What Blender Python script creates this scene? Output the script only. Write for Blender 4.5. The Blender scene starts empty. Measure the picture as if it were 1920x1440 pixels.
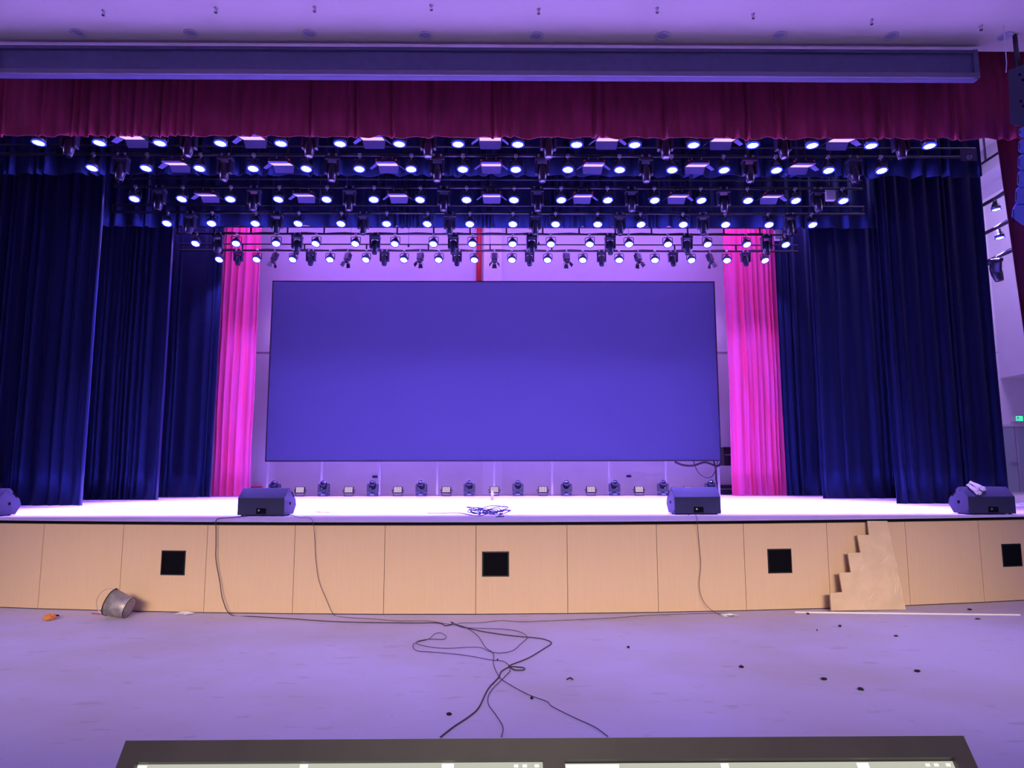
import bpy, math, random
from mathutils import Vector, Matrix, noise
random.seed(7)
PI = math.pi
S = bpy.context.scene
C = S.collection
# ------------------------------------------------------------------ camera
W_, H_, F_ = 1920, 1440, 1331.0
YAW, PITCH, ROLL = 0.0114, 0.1265, -0.0016
CAM = Vector((0.2728, 0.0, 1.6765))
FW = Vector((math.sin(YAW)*math.cos(PITCH), math.cos(YAW)*math.cos(PITCH), math.sin(PITCH)))
R0 = Vector((math.cos(YAW), -math.sin(YAW), 0)); U0 = R0.cross(FW)
RT = R0*math.cos(ROLL) + U0*math.sin(ROLL); UP = -R0*math.sin(ROLL) + U0*math.cos(ROLL)
cd = bpy.data.cameras.new('camera'); cam = bpy.data.objects.new('camera', cd); C.objects.link(cam)
cd.sensor_width = 36; cd.lens = F_/W_*36; cd.clip_start = .05; cd.clip_end = 200
M = Matrix((RT, UP, -FW)).transposed().to_4x4(); M.translation = CAM; cam.matrix_world = M
S.camera = cam
# ------------------------------------------------------------------ world, exposure, large lights
S.view_settings.view_transform = 'Standard'; S.view_settings.look = 'None'
S.view_settings.gamma = 1; S.view_settings.use_curve_mapping = False
S.view_settings.exposure = 0.0
w = bpy.data.worlds.new('hall_air'); S.world = w; w.use_nodes = True
w.node_tree.nodes['Background'].inputs[0].default_value = (.30, .30, 1.0, 1)
w.node_tree.nodes['Background'].inputs[1].default_value = .33
PAR_W, PAR_COL, PAR_CONE = 4600.0, (.29, .165, 1.0), 43
PAR_EMIT = 90.0
SOFT_EMIT = 1.15
def area(name, loc, rot, sx, sy, e, col, spread=180):
    l = bpy.data.lights.new(name, 'AREA'); l.shape = 'RECTANGLE'; l.size = sx; l.size_y = sy; l.energy = e; l.color = col; l.spread = math.radians(spread)
    o = bpy.data.objects.new(name, l); o.location = loc; o.rotation_euler = rot; C.objects.link(o); return o
# the hall's own ceiling lights, behind the camera
area('house_light', (0, -1.5, 3.5), (math.radians(71), 0, 0), 14, .8, 120, (1.0, .78, .60), 30)
area('desk_downlight', (.3, -.3, 4.5), (math.radians(8), 0, 0), .4, .4, 3.2, (1.0, .86, .66), 40)
# unseen fill lamps, added to brighten the back wall and the right wing
area('wall_fill', (0, 17.5, 9.2), (math.radians(38), 0, 0), 22, .5, 540, (.42, .165, 1.0), 150)
area('under_screen_fill', (0, 20.0, 6.5), (math.radians(14), 0, 0), 12.0, .12, 430, (.52, .24, 1.0), 170)  # added out of sight behind the screen to brighten the wall below it
area('wing_fill', (13.0, 15.5, 10.6), (math.radians(8), 0, 0), 2.5, 6, 330, (.55, .40, 1.0), 170)  # added fill for the wing wall
def at(px, py, Y):
    d = FW*F_ + RT*(px-960) + UP*(720-py); return CAM + d*((Y-CAM.y)/d.y)
def onz(px, py, z):
    d = FW*F_ + RT*(px-960) + UP*(720-py); return CAM + d*((z-CAM.z)/d.z)
def onp(px, py, P, N):
    d = FW*F_ + RT*(px-960) + UP*(720-py); return CAM + d*((P-CAM).dot(N)/d.dot(N))
# ------------------------------------------------------------------ materials
def mat(name, col, rough=.6, metal=0, noise_=0, nscale=8, bump=0, bscale=60, spec=.5, sheen=0, sheencol=None, col2=None, stretch=None, emit=None, es=0):
    m = bpy.data.materials.new(name); m.use_nodes = True; nt = m.node_tree; b = nt.nodes['Principled BSDF']
    b.inputs['Base Color'].default_value = (*col, 1); b.inputs['Roughness'].default_value = rough; b.inputs['Metallic'].default_value = metal
    b.inputs['Specular IOR Level'].default_value = spec
    if sheen:
        b.inputs['Sheen Weight'].default_value = sheen; b.inputs['Sheen Roughness'].default_value = .4
        b.inputs['Sheen Tint'].default_value = (*(sheencol or col), 1)
    if emit: b.inputs['Emission Color'].default_value = (*emit, 1); b.inputs['Emission Strength'].default_value = es
    tc = nt.nodes.new('ShaderNodeTexCoord'); mp = nt.nodes.new('ShaderNodeMapping'); nt.links.new(tc.outputs['Object'], mp.inputs[0])
    if stretch: mp.inputs['Scale'].default_value = stretch
    if noise_ or col2:
        n = nt.nodes.new('ShaderNodeTexNoise'); n.inputs['Scale'].default_value = nscale; n.inputs['Detail'].default_value = 5
        nt.links.new(mp.outputs[0], n.inputs['Vector'])
        r = nt.nodes.new('ShaderNodeMapRange'); r.inputs[1].default_value = .35; r.inputs[2].default_value = .65
        nt.links.new(n.outputs['Fac'], r.inputs[0])
        mx = nt.nodes.new('ShaderNodeMix'); mx.data_type = 'RGBA'
        mx.inputs[6].default_value = (*col, 1); mx.inputs[7].default_value = (*(col2 or [c*(1-noise_) for c in col]), 1)
        nt.links.new(r.outputs[0], mx.inputs[0]); nt.links.new(mx.outputs[2], b.inputs['Base Color'])
    if bump:
        n2 = nt.nodes.new('ShaderNodeTexNoise'); n2.inputs['Scale'].default_value = bscale; nt.links.new(mp.outputs[0], n2.inputs['Vector'])
        bp = nt.nodes.new('ShaderNodeBump'); bp.inputs['Strength'].default_value = bump; bp.inputs['Distance'].default_value = .01
        nt.links.new(n2.outputs['Fac'], bp.inputs['Height']); nt.links.new(bp.outputs[0], b.inputs['Normal'])
    return m
def emis(name, col, s):
    m = bpy.data.materials.new(name); m.use_nodes = True; nt = m.node_tree
    nt.nodes.remove(nt.nodes['Principled BSDF']); e = nt.nodes.new('ShaderNodeEmission')
    e.inputs[0].default_value = (*col, 1); e.inputs[1].default_value = s
    nt.links.new(e.outputs[0], nt.nodes['Material Output'].inputs[0]); return m
m_wall = mat('wall_paint', (.80, .78, .80), .7, noise_=.05, nscale=1.5, bump=.1, bscale=40)
m_ceil = mat('ceiling_paint', (.82, .76, .64), .8, noise_=.04, nscale=.8)
m_metal = mat('black_metal', (.018, .018, .026), .42, .3, noise_=.3)
m_head = mat('fixture_black', (.018, .021, .05), .34, .1, spec=.8)
m_pipe = mat('pipe_grey', (.05, .05, .06), .4, .8)
m_clamp = mat('clamp_steel', (.55, .55, .58), .3, .9)
m_lens = emis('par_lens_lit', (.34, .22, 1.0), PAR_EMIT)
m_bloom = emis('par_lens_bloom', (.04, .06, 1.0), 1.3)  # blue bloom around the lens, put into an emissive ring
m_soft = emis('soft_diffuser', (.9, .52, 1.0), SOFT_EMIT)
m_door = mat('barndoor_grey', (.05, .05, .17), .6)
m_red = mat('red_knob', (.6, .02, .03), .5)
m_glass = mat('dark_glass', (.01, .01, .03), .06, 0, spec=1.0)
m_velvet = mat('black_velvet', (.0055, .0075, .019), .42, sheen=.14, sheencol=(.1, .2, .9), spec=.42, bump=.1, bscale=90)
m_velvet.node_tree.nodes['Principled BSDF'].inputs['Specular Tint'].default_value = (.12, .25, 1, 1)
m_redv = mat('red_velvet', (.36, .018, .08), .8, sheen=.15, sheencol=(.8, .1, .3), noise_=.35, nscale=3, stretch=(3, 3, .4), bump=.2, bscale=90)
m_redd = mat('deep_red_velvet', (.13, .006, .03), .8, sheen=.1, sheencol=(.8, .1, .3), bump=.2, bscale=90)
m_pink = mat('back_red_velvet', (.76, .10, .34), .85, sheen=.3, sheencol=(1, .3, .7), col2=(.80, .05, .16), nscale=3.5, stretch=(4, .5, .12))  # fold highlights and redder fold tones put into the colour as streaks
m_wood = mat('fascia_board', (.66, .47, .29), .6, col2=(.64, .45, .28), nscale=60, stretch=(1, 1, .03), bump=.05)
m_dark = mat('gap_black', (.004, .004, .008), .8, spec=.05)
m_speak = mat('speaker_black', (.012, .015, .065), .5, bump=.5, bscale=250)
m_grille = mat('grille_cloth', (.05, .05, .06), .6, bump=.6, bscale=300)
m_led = mat('led_face', (.050, .055, .125), .55, bump=.15, bscale=200, spec=.35)
m_cable = mat('cable_rubber', (.04, .03, .05), .6)
m_bucket = mat('galvanised_steel', (.42, .38, .38), .45, .35, noise_=.4, nscale=14)
m_white = mat('white_plastic', (.8, .8, .82), .4)
m_glove = mat('glove_cotton', (.85, .80, .82), .9, noise_=.12, nscale=40, bump=.3, bscale=200)
m_box = mat('housing_grey', (.10, .10, .19), .55, noise_=.1)
m_board = mat('raw_board', (.72, .54, .33), .42, noise_=.12, nscale=5, bump=.06, bscale=12)
m_orange = mat('orange_peel', (.75, .26, .06), .6, noise_=.3)
m_doorm = mat('door_grey_green', (.33, .40, .42), .5)
m_bezel = mat('console_bezel', (.115, .095, .07), .5, noise_=.15, nscale=20)
m_array = mat('array_blue_grey', (.20, .24, .88), .6, bump=.3, bscale=200)
m_wrap = mat('clear_wrap', (.85, .8, .7), .12, spec=1)
# stage deck : pale boards
m_deck = mat('deck_board', (.80, .76, .74), .55, noise_=.10, nscale=3, stretch=(1, 6, 1), bump=.05)
def floor_mat():
    m = mat('hall_floor', (.60, .56, .88), .62); nt = m.node_tree; b = nt.nodes['Principled BSDF']
    tc = nt.nodes.new('ShaderNodeTexCoord')
    def nz(sc, lo, hi, vec=(1, 1, 1), det=6):
        mp = nt.nodes.new('ShaderNodeMapping'); mp.inputs['Scale'].default_value = vec; nt.links.new(tc.outputs['Object'], mp.inputs[0])
        n = nt.nodes.new('ShaderNodeTexNoise'); n.inputs['Scale'].default_value = sc; n.inputs['Detail'].default_value = det; nt.links.new(mp.outputs[0], n.inputs['Vector'])
        r = nt.nodes.new('ShaderNodeMapRange'); r.inputs[1].default_value = lo; r.inputs[2].default_value = hi; nt.links.new(n.outputs['Fac'], r.inputs[0]); return r.outputs[0]
    def mix(f, a, bcol, k):
        mm = nt.nodes.new('ShaderNodeMath'); mm.operation = 'MULTIPLY'; mm.inputs[1].default_value = k; nt.links.new(f, mm.inputs[0])
        x = nt.nodes.new('ShaderNodeMix'); x.data_type = 'RGBA'; nt.links.new(mm.outputs[0], x.inputs[0]); nt.links.new(a, x.inputs[6]); x.inputs[7].default_value = (*bcol, 1); return x.outputs[2]
    base = nt.nodes.new('ShaderNodeRGB'); base.outputs[0].default_value = (.60, .56, .88, 1)
    c = mix(nz(.5, .4, .65), base.outputs[0], (.50, .45, .48), .7)
    c = mix(nz(3.0, .62, .70, (1, 2.5, 1)), c, (.40, .37, .46), .55)      # smudges
    c = mix(nz(9.0, .68, .74, (1, 2.2, 1)), c, (.34, .30, .40), .5)
    c = mix(nz(40, .60, .8), c, (.42, .38, .42), .4)
    nt.links.new(c, b.inputs['Base Color']); return m
m_floor = floor_mat()
# ------------------------------------------------------------------ mesh builder
class MB:
    def __init__(s): s.v = []; s.f = []; s.sm = []
    def add(s, vs, fs, smooth=False):
        n = len(s.v); s.v += [Vector(p) for p in vs]; s.f += [tuple(i+n for i in f) for f in fs]; s.sm += [smooth]*len(fs); return s
    def box(s, c, d, M=None):
        x, y, z = [q/2 for q in d]; vs = [Vector((a*x, b*y, e*z)) for a in (-1, 1) for b in (-1, 1) for e in (-1, 1)]
        vs = [(M @ p if M else p) + Vector(c) for p in vs]
        return s.add(vs, [(0, 1, 3, 2), (4, 6, 7, 5), (0, 4, 5, 1), (2, 3, 7, 6), (0, 2, 6, 4), (1, 5, 7, 3)])
    def b2(s, x0, x1, y0, y1, z0, z1): return s.box(((x0+x1)/2, (y0+y1)/2, (z0+z1)/2), (x1-x0, y1-y0, z1-z0))
    def tube(s, pts, r, n=8, closed=False):
        pts = [Vector(p) for p in pts]; N = len(pts); rs = r if isinstance(r, (list, tuple)) else [r]*N
        rings = []; prev = None
        for i, p in enumerate(pts):
            if closed: t = pts[(i+1) % N]-pts[i-1]
            else: t = pts[min(i+1, N-1)]-pts[max(i-1, 0)]
            if t.length < 1e-9: t = Vector((0, 0, 1))
            t.normalize()
            if prev is None:
                a = Vector((0, 0, 1)) if abs(t.z) < .9 else Vector((1, 0, 0)); u = t.cross(a).normalized()
            else:
                u = prev - t*prev.dot(t); u = u.normalized() if u.length > 1e-6 else t.orthogonal().normalized()
            prev = u; w_ = t.cross(u)
            rings.append([p + (u*math.cos(2*PI*k/n) + w_*math.sin(2*PI*k/n))*rs[i] for k in range(n)])
        vs = [q for g in rings for q in g]; fs = []
        for i in range(N if closed else N-1):
            j = (i+1) % N
            for k in range(n): fs.append((i*n+k, i*n+(k+1) % n, j*n+(k+1) % n, j*n+k))
        s.add(vs, fs, True)
        if not closed:
            b = len(s.v)-len(vs); s.f += [tuple(b+k for k in range(n))[::-1], tuple(b+(N-1)*n+k for k in range(n))]; s.sm += [False, False]
        return s
    def lathe(s, prof, c=(0, 0, 0), M=None, n=20, cap=True):
        vs = []
        for r, z in prof:
            for k in range(n):
                p = Vector((r*math.cos(2*PI*k/n), r*math.sin(2*PI*k/n), z)); vs.append((M @ p if M else p)+Vector(c))
        fs = [(i*n+k, i*n+(k+1) % n, (i+1)*n+(k+1) % n, (i+1)*n+k) for i in range(len(prof)-1) for k in range(n)]
        s.add(vs, fs, True)
        if cap:
            b = len(s.v)-len(vs); s.f += [tuple(b+k for k in range(n))[::-1], tuple(b+(len(prof)-1)*n+k for k in range(n))]; s.sm += [False, False]
        return s
    def prism(s, poly, a, b_):   # poly: list of Vectors (planar); extruded from a to b_ offset vectors
        n = len(poly); vs = [Vector(p)+Vector(a) for p in poly]+[Vector(p)+Vector(b_) for p in poly]
        return s.add(vs, [tuple(range(n))[::-1], tuple(range(n, 2*n))]+[(i, (i+1) % n, n+(i+1) % n, n+i) for i in range(n)])
    def obj(s, name, m, parent=None, bevel=0, loc=None):
        me = bpy.data.meshes.new(name); me.from_pydata([tuple(p) for p in s.v], [], s.f); me.update()
        for p, q in zip(me.polygons, s.sm): p.use_smooth = q
        me.materials.append(m); o = bpy.data.objects.new(name, me); C.objects.link(o)
        if parent: o.parent = parent
        if loc is not None: o.location = loc
        if bevel:
            bv = o.modifiers.new('bevel', 'BEVEL'); bv.width = bevel; bv.segments = 2; bv.limit_method = 'ANGLE'
        return o
def RX(a): return Matrix.Rotation(a, 3, 'X')
def RY(a): return Matrix.Rotation(a, 3, 'Y')
def RZ(a): return Matrix.Rotation(a, 3, 'Z')
def tag(o, label, cat, group=None, kind=None):
    o['label'] = label; o['category'] = cat
    if group: o['group'] = group
    if kind: o['kind'] = kind
    return o
def thing(name, label, cat, loc=(0, 0, 0), rz=0, group=None):
    o = bpy.data.objects.new(name, None); o.empty_display_size = .1; C.objects.link(o); o.location = loc; o.rotation_euler = (0, 0, rz)
    return tag(o, label, cat, group)
def struct(mb, name, m, parent=None, bevel=0):
    o = mb.obj(name, m, parent, bevel)
    if not parent: o['kind'] = 'structure'
    return o
def dup(root, loc, label, rot=(0, 0, 0), scale=None):
    r = root.copy(); C.objects.link(r); r.location = loc; r.rotation_euler = rot; r['label'] = label
    if scale: r.scale = scale
    def rec(a, b):
        for ch in a.children:
            c = ch.copy(); C.objects.link(c); c.parent = b; rec(ch, c)
    rec(root, r); return r
def smooth_pts(P, k=6):
    P = [Vector(p) for p in P]; out = []
    for i in range(len(P)-1):
        a, b, c, d = P[max(i-1, 0)], P[i], P[i+1], P[min(i+2, len(P)-1)]
        for j in range(k):
            t = j/k; out.append(.5*((2*b)+(c-a)*t+(2*a-5*b+4*c-d)*t*t+(-a+3*b-3*c+d)*t**3))
    out.append(P[-1]); return out
ORD = ['leftmost', 'second', 'third', 'fourth', 'fifth', 'sixth', 'seventh', 'eighth', 'ninth', 'tenth', 'eleventh', 'twelfth', 'thirteenth', 'fourteenth', 'fifteenth', 'rightmost']
def lettering(name, body, size, m, parent, loc):
    cv = bpy.data.curves.new(name, 'FONT'); cv.body = body; cv.size = size; cv.extrude = .001; cv.align_x = 'CENTER'
    to = bpy.data.objects.new(name, cv); C.objects.link(to); to.rotation_euler = (PI/2, 0, 0); bpy.context.view_layer.update()
    me = bpy.data.meshes.new_from_object(to.evaluated_get(bpy.context.evaluated_depsgraph_get())); bpy.data.objects.remove(to)
    me.materials.clear(); me.materials.append(m)
    o = bpy.data.objects.new(name, me); C.objects.link(o); o.parent = parent; o.location = loc; o.rotation_euler = (PI/2, 0, 0); return o
# ------------------------------------------------------------------ structure
SH = 1.10; DF = 8.827; RAD = 32.97; PW = 1.112; OFF = -.068
YB = 20.4; YL = 19.4
def arc(a, r=RAD): return Vector((RAD and r*math.sin(a)+OFF, DF+RAD-r*math.cos(a), 0))
struct(MB().b2(-13, 13, -4, 8.6, -.1, 0).add([], []), 'floor', m_floor)
fl = bpy.data.objects['floor']
# floor reaches to the curved stage front
mb = MB(); N = 40
top = [arc((i/N-.5)*.72) for i in range(N+1)]
vs = []
for p in top: vs += [(p.x, 8.6, 0), (p.x, p.y+.2, 0)]
mb.add(vs, [(2*i, 2*i+2, 2*i+3, 2*i+1) for i in range(N)])
mb2 = MB(); mb2.v = [Vector(v) for v in fl.data.vertices and [v.co for v in fl.data.vertices]]; mb2.f = [tuple(p.vertices) for p in fl.data.polygons]; mb2.sm = [False]*len(mb2.f)
mb2.add(mb.v, mb.f); bpy.data.objects.remove(fl); struct(mb2, 'floor', m_floor)
# deck with curved front
mb = MB(); ext = 16
poly = [Vector((-ext, YB+.1, 0))]+[Vector((-ext, arc(-.36).y, 0))]+[p for p in top]+[Vector((ext, arc(.36).y, 0)), Vector((ext, YB+.1, 0))]
poly = [Vector((p.x, p.y-.03 if p.y < 15 else p.y, 0)) for p in poly][::-1]
mb.prism(poly, (0, 0, SH), (0, 0, SH-.03))
struct(mb, 'stage_deck', m_deck)
# dark nosing under the deck lip
mb = MB()
for i in range(N):
    a, b = top[i], top[i+1]
    mb.add([(a.x, a.y-.037, SH-.036), (b.x, b.y-.037, SH-.036), (b.x, b.y-.037, SH-.002), (a.x, a.y-.037, SH-.002), (a.x, a.y-.03, SH-.036), (b.x, b.y-.03, SH-.036), (b.x, b.y-.03, SH-.002), (a.x, a.y-.03, SH-.002)],
           [(0, 1, 2, 3), (7, 6, 5, 4), (0, 4, 5, 1), (3, 2, 6, 7)])
struct(mb, 'trim_1', m_dark)
# stage front: dark backing and separate boards
sf = thing('stage_front', 'pale wood stage front of upright panels', 'stage front'); sf['kind'] = 'structure'
mb = MB()
for i in range(N):
    a, b = top[i], top[i+1]
    mb.add([(a.x, a.y+.03, 0), (b.x, b.y+.03, 0), (b.x, b.y+.03, SH-.03), (a.x, a.y+.03, SH-.03)], [(0, 1, 2, 3)])
mb.obj('backing', m_dark, sf)
VENTS = [(-4, .55, .95, .655), (0, .06, .35, .655), (3, .3, .6, .655), (6, .3, .7, .655)]
vent_at = []
for i in range(-8, 9):
    a0, a1 = (i*PW+.003)/RAD, ((i+1)*PW-.003)/RAD
    p0, p1 = arc(a0), arc(a1); th = (a0+a1)/2
    u = (p1-p0); L = u.length; u.normalize(); n = Vector((-u.y, u.x, 0))*-1  # towards the hall
    if n.y > 0: n = -n
    mb = MB(); 
    def q(x, y, z): return p0+u*x-n*y+Vector((0, 0, z))
    hx = None
    for (pi, x0, x1, zc) in [(-4, .52, .84, .60), (0, .07, .40, .60), (3, .30, .62, .60), (6, .34, .66, .60)]:
        if pi == i: hx = (x0, x1, zc)
    rects = [(0, L, .012, SH-.03)] if not hx else [(0, hx[0], .012, SH-.03), (hx[1], L, .012, SH-.03), (hx[0], hx[1], .012, hx[2]-.155), (hx[0], hx[1], hx[2]+.145, SH-.03)]
    for (x0, x1, z0, z1) in rects:
        mb.add([q(x0, 0, z0), q(x1, 0, z0), q(x1, 0, z1), q(x0, 0, z1), q(x0, .018, z0), q(x1, .018, z0), q(x1, .018, z1), q(x0, .018, z1)],
               [(0, 1, 2, 3), (7, 6, 5, 4), (0, 4, 5, 1), (3, 2, 6, 7), (1, 5, 6, 2), (0, 3, 7, 4)])
    mb.obj('panel', m_wood, sf)
    if hx: vent_at.append((q((hx[0]+hx[1])/2, 0, hx[2]-.005), math.atan2(u.y, u.x), hx[1]-hx[0]))
vl = ['square black grille in the stage front, leftmost of the four', 'square black grille in the stage front below centre cable pile', 'square black grille in the stage front, left of the stair-shaped board', 'square black grille at the right end of the stage front']
for (c, a, wd), lb in zip(vent_at, vl):
    t = thing('speaker_grille', lb, 'grille', c, a, 'black grilles in stage front')
    wd -= .006; h = .294; mb = MB()
    mb.b2(-wd/2, wd/2, -.004, .03, -h/2, -h/2+.012).b2(-wd/2, wd/2, -.004, .03, h/2-.012, h/2).b2(-wd/2, -wd/2+.012, -.004, .03, -h/2, h/2).b2(wd/2-.012, wd/2, -.004, .03, -h/2, h/2)
    mb.obj('frame', m_metal, t); mb = MB().b2(-wd/2+.012, wd/2-.012, .010, .02, -h/2+.012, h/2-.012)
    for k in range(1, 14): mb.b2(-wd/2+.012, wd/2-.012, .006, .010, -h/2+k*.02, -h/2+k*.02+.006)
    mb.obj('mesh', m_dark, t)
# stage house
struct(MB().b2(-16, 16, YB, YB+.2, 0, 11.4), 'wall_back', m_wall)
struct(MB().b2(-16.2, -16, 9.8, YB, 0, 11.4), 'wall_left', m_wall)
struct(MB().b2(16, 16.2, 9.8, YB, 0, 11.4), 'wall_right', m_wall)
struct(MB().b2(-16, 16, 9.9, YB, 11.4, 11.5), 'ceiling_stage', m_wall)
CZ = at(1700, 96, 9.6).z
struct(MB().b2(-13, 13, -4, 9.6, CZ, CZ+.15), 'ceiling', m_ceil)
struct(MB().b2(-16, 16, 9.6, 9.66, CZ+.15, 11.5), 'wall_front', m_wall)
# proscenium side walls (beyond the frame)
struct(MB().b2(-16, -8.2, 9.95, 10.05, SH, CZ), 'wall_proscenium_left', m_wall)
struct(MB().b2(9.2, 16, 9.5, 9.6, SH, CZ), 'wall_proscenium_right', m_wall)
# wall pillar, panel seams, downpipe
a = at(906, 700, YB-.16); b = at(941, 700, YB-.16)
struct(MB().b2(a.x, b.x, YB-.16, YB, SH, 11.4), 'trim_2', mat('pillar_paint', (.86, .83, .86), .6))
zs = at(490, 660, YB).z
struct(MB().b2(-16, a.x, YB-.012, YB, zs-.015, zs+.015).b2(b.x, 16, YB-.012, YB, zs-.015, zs+.015), 'trim_3', mat('seam_grey', (.45, .42, .5), .7))
a = at(898, 480, YB-.1)
tag(MB().tube([(a.x, YB-.1, 5), (a.x, YB-.1, 11.4)], .075, 12).obj('drain_pipe', m_red), 'red vertical pipe on back wall above the screen', 'pipe')
# right wing: side bulkhead, ceiling beam, door
a = at(1893, 600, 19.8)
struct(MB().b2(a.x, 16, 14, YB, at(1893, 704, 19.8).z, 11.4), 'trim_4', m_wall)
a = at(1846, 352, 17)
struct(MB().b2(a.x, a.x+.5, 10, YB, a.z, a.z+.35), 'trim_5', mat('beam_paint', (.9, .88, .9), .6))
a = at(1848, 302, 15.5)
t = thing('ceiling_conduit', 'thin dark conduit pipe high over the right wing', 'pipe', (a.x, 15.5, a.z))
MB().tube([(0, -4.5, 0), (0, 4.5, 0)], .03).obj('pipe', m_pipe, t); MB().tube([(0, 0, 0), (0, 0, 11.4-a.z)], .025).obj('hanger', m_pipe, t)
# door at the back of the right wing
d0 = at(1884, 800, YB); d1 = at(1945, 800, YB)
dr = thing('door_1', 'grey green double door in right wing below exit sign', 'door', ((d0.x+d1.x)/2, YB, SH)); dr['kind'] = 'structure'
dw = 1.7; dh = d0.z-SH; xm = at(1907, 860, YB).x-(d0.x+d1.x)/2
fr = MB().b2(-dw/2-.1, -dw/2, -.06, 0, 0, dh+.06).b2(dw/2, dw/2+.1, -.06, 0, 0, dh+.06).b2(-dw/2-.1, dw/2+.1, -.06, 0, dh, dh+.06).b2(-dw/2-.1, dw/2+.1, -.08, 0, 0, .05)
fr.obj('frame', mat('frame_grey', (.6, .6, .62), .4), dr)
for x0, x1 in ((-dw/2, xm-.01), (xm+.01, dw/2)):
    lf = MB().b2(x0, x1, -.04, -.005, .05, dh).obj('door_leaf', m_doorm, dr)
MB().b2(xm-.035, xm+.02, -.07, -.04, .05, dh).obj('meeting_strip', m_clamp, dr)
MB().b2(xm-.22, xm-.03, -.09, -.05, .88, .91).obj('handle', m_clamp, dr)
a = at(1907, 785, YB)
t = thing('exit_sign', 'small green exit sign over the door in right wing', 'sign', (a.x, YB-.03, a.z))
MB().b2(-.19, .13, -.03, .03, -.08, .08).obj('housing', m_white, t)
MB().b2(-.07, .12, -.04, -.03, -.07, .07).obj('face', emis('exit_green', (.05, .9, .45), 1.3), t)
mb = MB().b2(-.05, .0, -.044, -.04, -.02, .05).b2(.02, .09, -.044, -.04, -.015, .0).b2(-.05, .01, -.044, -.04, -.06, -.045); mb.obj('pictogram', m_white, t)
# ------------------------------------------------------------------ curtains
def pleats(L, period, amp, seed, ns=10):
    rnd = random.Random(seed); pts = []; x = 0
    while x < L:
        p = period*rnd.choice((.5, .7, .9, 1.2, 1.7, 2.3)); am = amp*rnd.uniform(.45, 1.3)*(1 if p < 1.5*period else .8)
        for k in range(ns):
            t = k/ns
            pts.append((x+t*p, am*(math.sin(2*PI*t)+.22*math.sin(4*PI*t+seed))))
        x += p
    return [(min(x, L), y) for x, y in pts]
def curtain(name, m, x0, x1, y, z0, z1, period, amp, seed, label, cat='curtain', hem=.0, group=None, nz=14, sway=.03, lean=0):
    L = x1-x0; P = pleats(L, period, amp, seed); n = len(P); vs = []
    for j in range(nz+1):
        t = j/nz; z = z0+(z1-z0)*t
        for i, (px, py) in enumerate(P):
            k = 1-.35*t
            wob = sway*noise.noise(Vector((px*.9, z*.35, seed)))*(1-t)
            zz = z
            if j == 0 and hem: zz += hem*noise.noise(Vector((px*3.1, 0, seed*3)))
            vs.append((x0+px+wob+lean*(1-t), y+py*k+wob*.6, zz))
    fs = [(j*n+i, j*n+i+1, (j+1)*n+i+1, (j+1)*n+i) for j in range(nz) for i in range(n-1)]
    o = MB().add(vs, fs, True).obj(name, m); sd = o.modifiers.new('thick', 'SOLIDIFY'); sd.thickness = .012
    return tag(o, label, cat, group)
def legX(px, py): p = onz(px, py, SH); return p
l1 = onz(150, 950, SH); l2 = onz(293, 940, SH); l3 = onz(393, 936, SH)
r1a = onz(1680, 944, SH); r1b = onz(1893, 942, SH); r2 = onz(1545, 937, SH); r3 = onz(1476, 933.5, SH)
Y1, Y2, Y3 = 13.3, 16.15, 18.05
def XX(px, py, Y): return at(px, py, Y).x
ZT = 10.6
curtain('side_curtain', m_velvet, -12, XX(150, 950, Y1), Y1, SH+.02, ZT, .17, .045, 3, 'black velvet side curtain nearest the hall, left of stage', group='black side curtains')
curtain('side_curtain', m_velvet, -12, XX(293, 940, Y2), Y2, SH+.02, ZT, .17, .045, 5, 'black velvet side curtain, middle of the three at left', group='black side curtains')
curtain('side_curtain', m_velvet, -12, XX(393, 935, Y3+.2), Y3+.2, SH+.02, ZT, .17, .045, 8, 'black velvet side curtain beside the left magenta curtain', group='black side curtains')
curtain('side_curtain', m_velvet, XX(1681, 944, Y1), XX(1890, 942, Y1), Y1, SH+.02, ZT, .17, .045, 11, 'black velvet side curtain nearest the hall, right of stage', group='black side curtains')
curtain('side_curtain', m_velvet, XX(1545, 937, Y2), 10.3, Y2, SH+.02, ZT, .17, .045, 15, 'black velvet side curtain, middle of the three at right', group='black side curtains')
curtain('side_curtain', m_velvet, XX(1476, 933, Y3+.2), 10.9, Y3+.2, SH+.02, ZT, .17, .045, 18, 'black velvet side curtain beside the right magenta curtain', group='black side curtains')
YM = 18.9
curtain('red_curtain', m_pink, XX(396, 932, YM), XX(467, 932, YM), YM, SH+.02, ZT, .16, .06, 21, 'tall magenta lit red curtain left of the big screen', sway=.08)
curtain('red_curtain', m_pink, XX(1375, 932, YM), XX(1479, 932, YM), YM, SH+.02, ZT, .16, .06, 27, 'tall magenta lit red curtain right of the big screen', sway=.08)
curtain('border_curtain', m_velvet, -9.2, XX(1839, 328, 12.95), 12.95, at(960, 329, 12.95).z, 11.39, .3, .06, 31, 'black border cloth above stage, nearer of the two', hem=.05, nz=6)
curtain('border_curtain', m_velvet, -9.6, 9.6, 15.85, at(960, 426, 15.85).z, 11.39, .3, .06, 33, 'black border cloth above stage with hem just over the pink wall', hem=.05, nz=6)
YV = 10.0
curtain('valance', m_redv, -9.5, 9.6, YV, at(960, 257, YV).z, CZ+1.2, .19, .032, 41, 'dark red velvet valance across the top of the stage', hem=.035, nz=8, sway=.05)
xr = XX(1884, 400, 10.35)
curtain('proscenium_curtain', m_redv, XX(1860, 262, 10.4), 9.6, 10.4, SH+.02, CZ+1, .35, .10, 45, 'dark red side curtain at the far right edge of the stage', lean=.36, sway=.0)
curtain('proscenium_curtain', m_redv, -9.6, -7.55, 10.4, SH+.02, CZ+1, .35, .10, 47, 'dark red side curtain at the far left edge of the stage')
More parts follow.
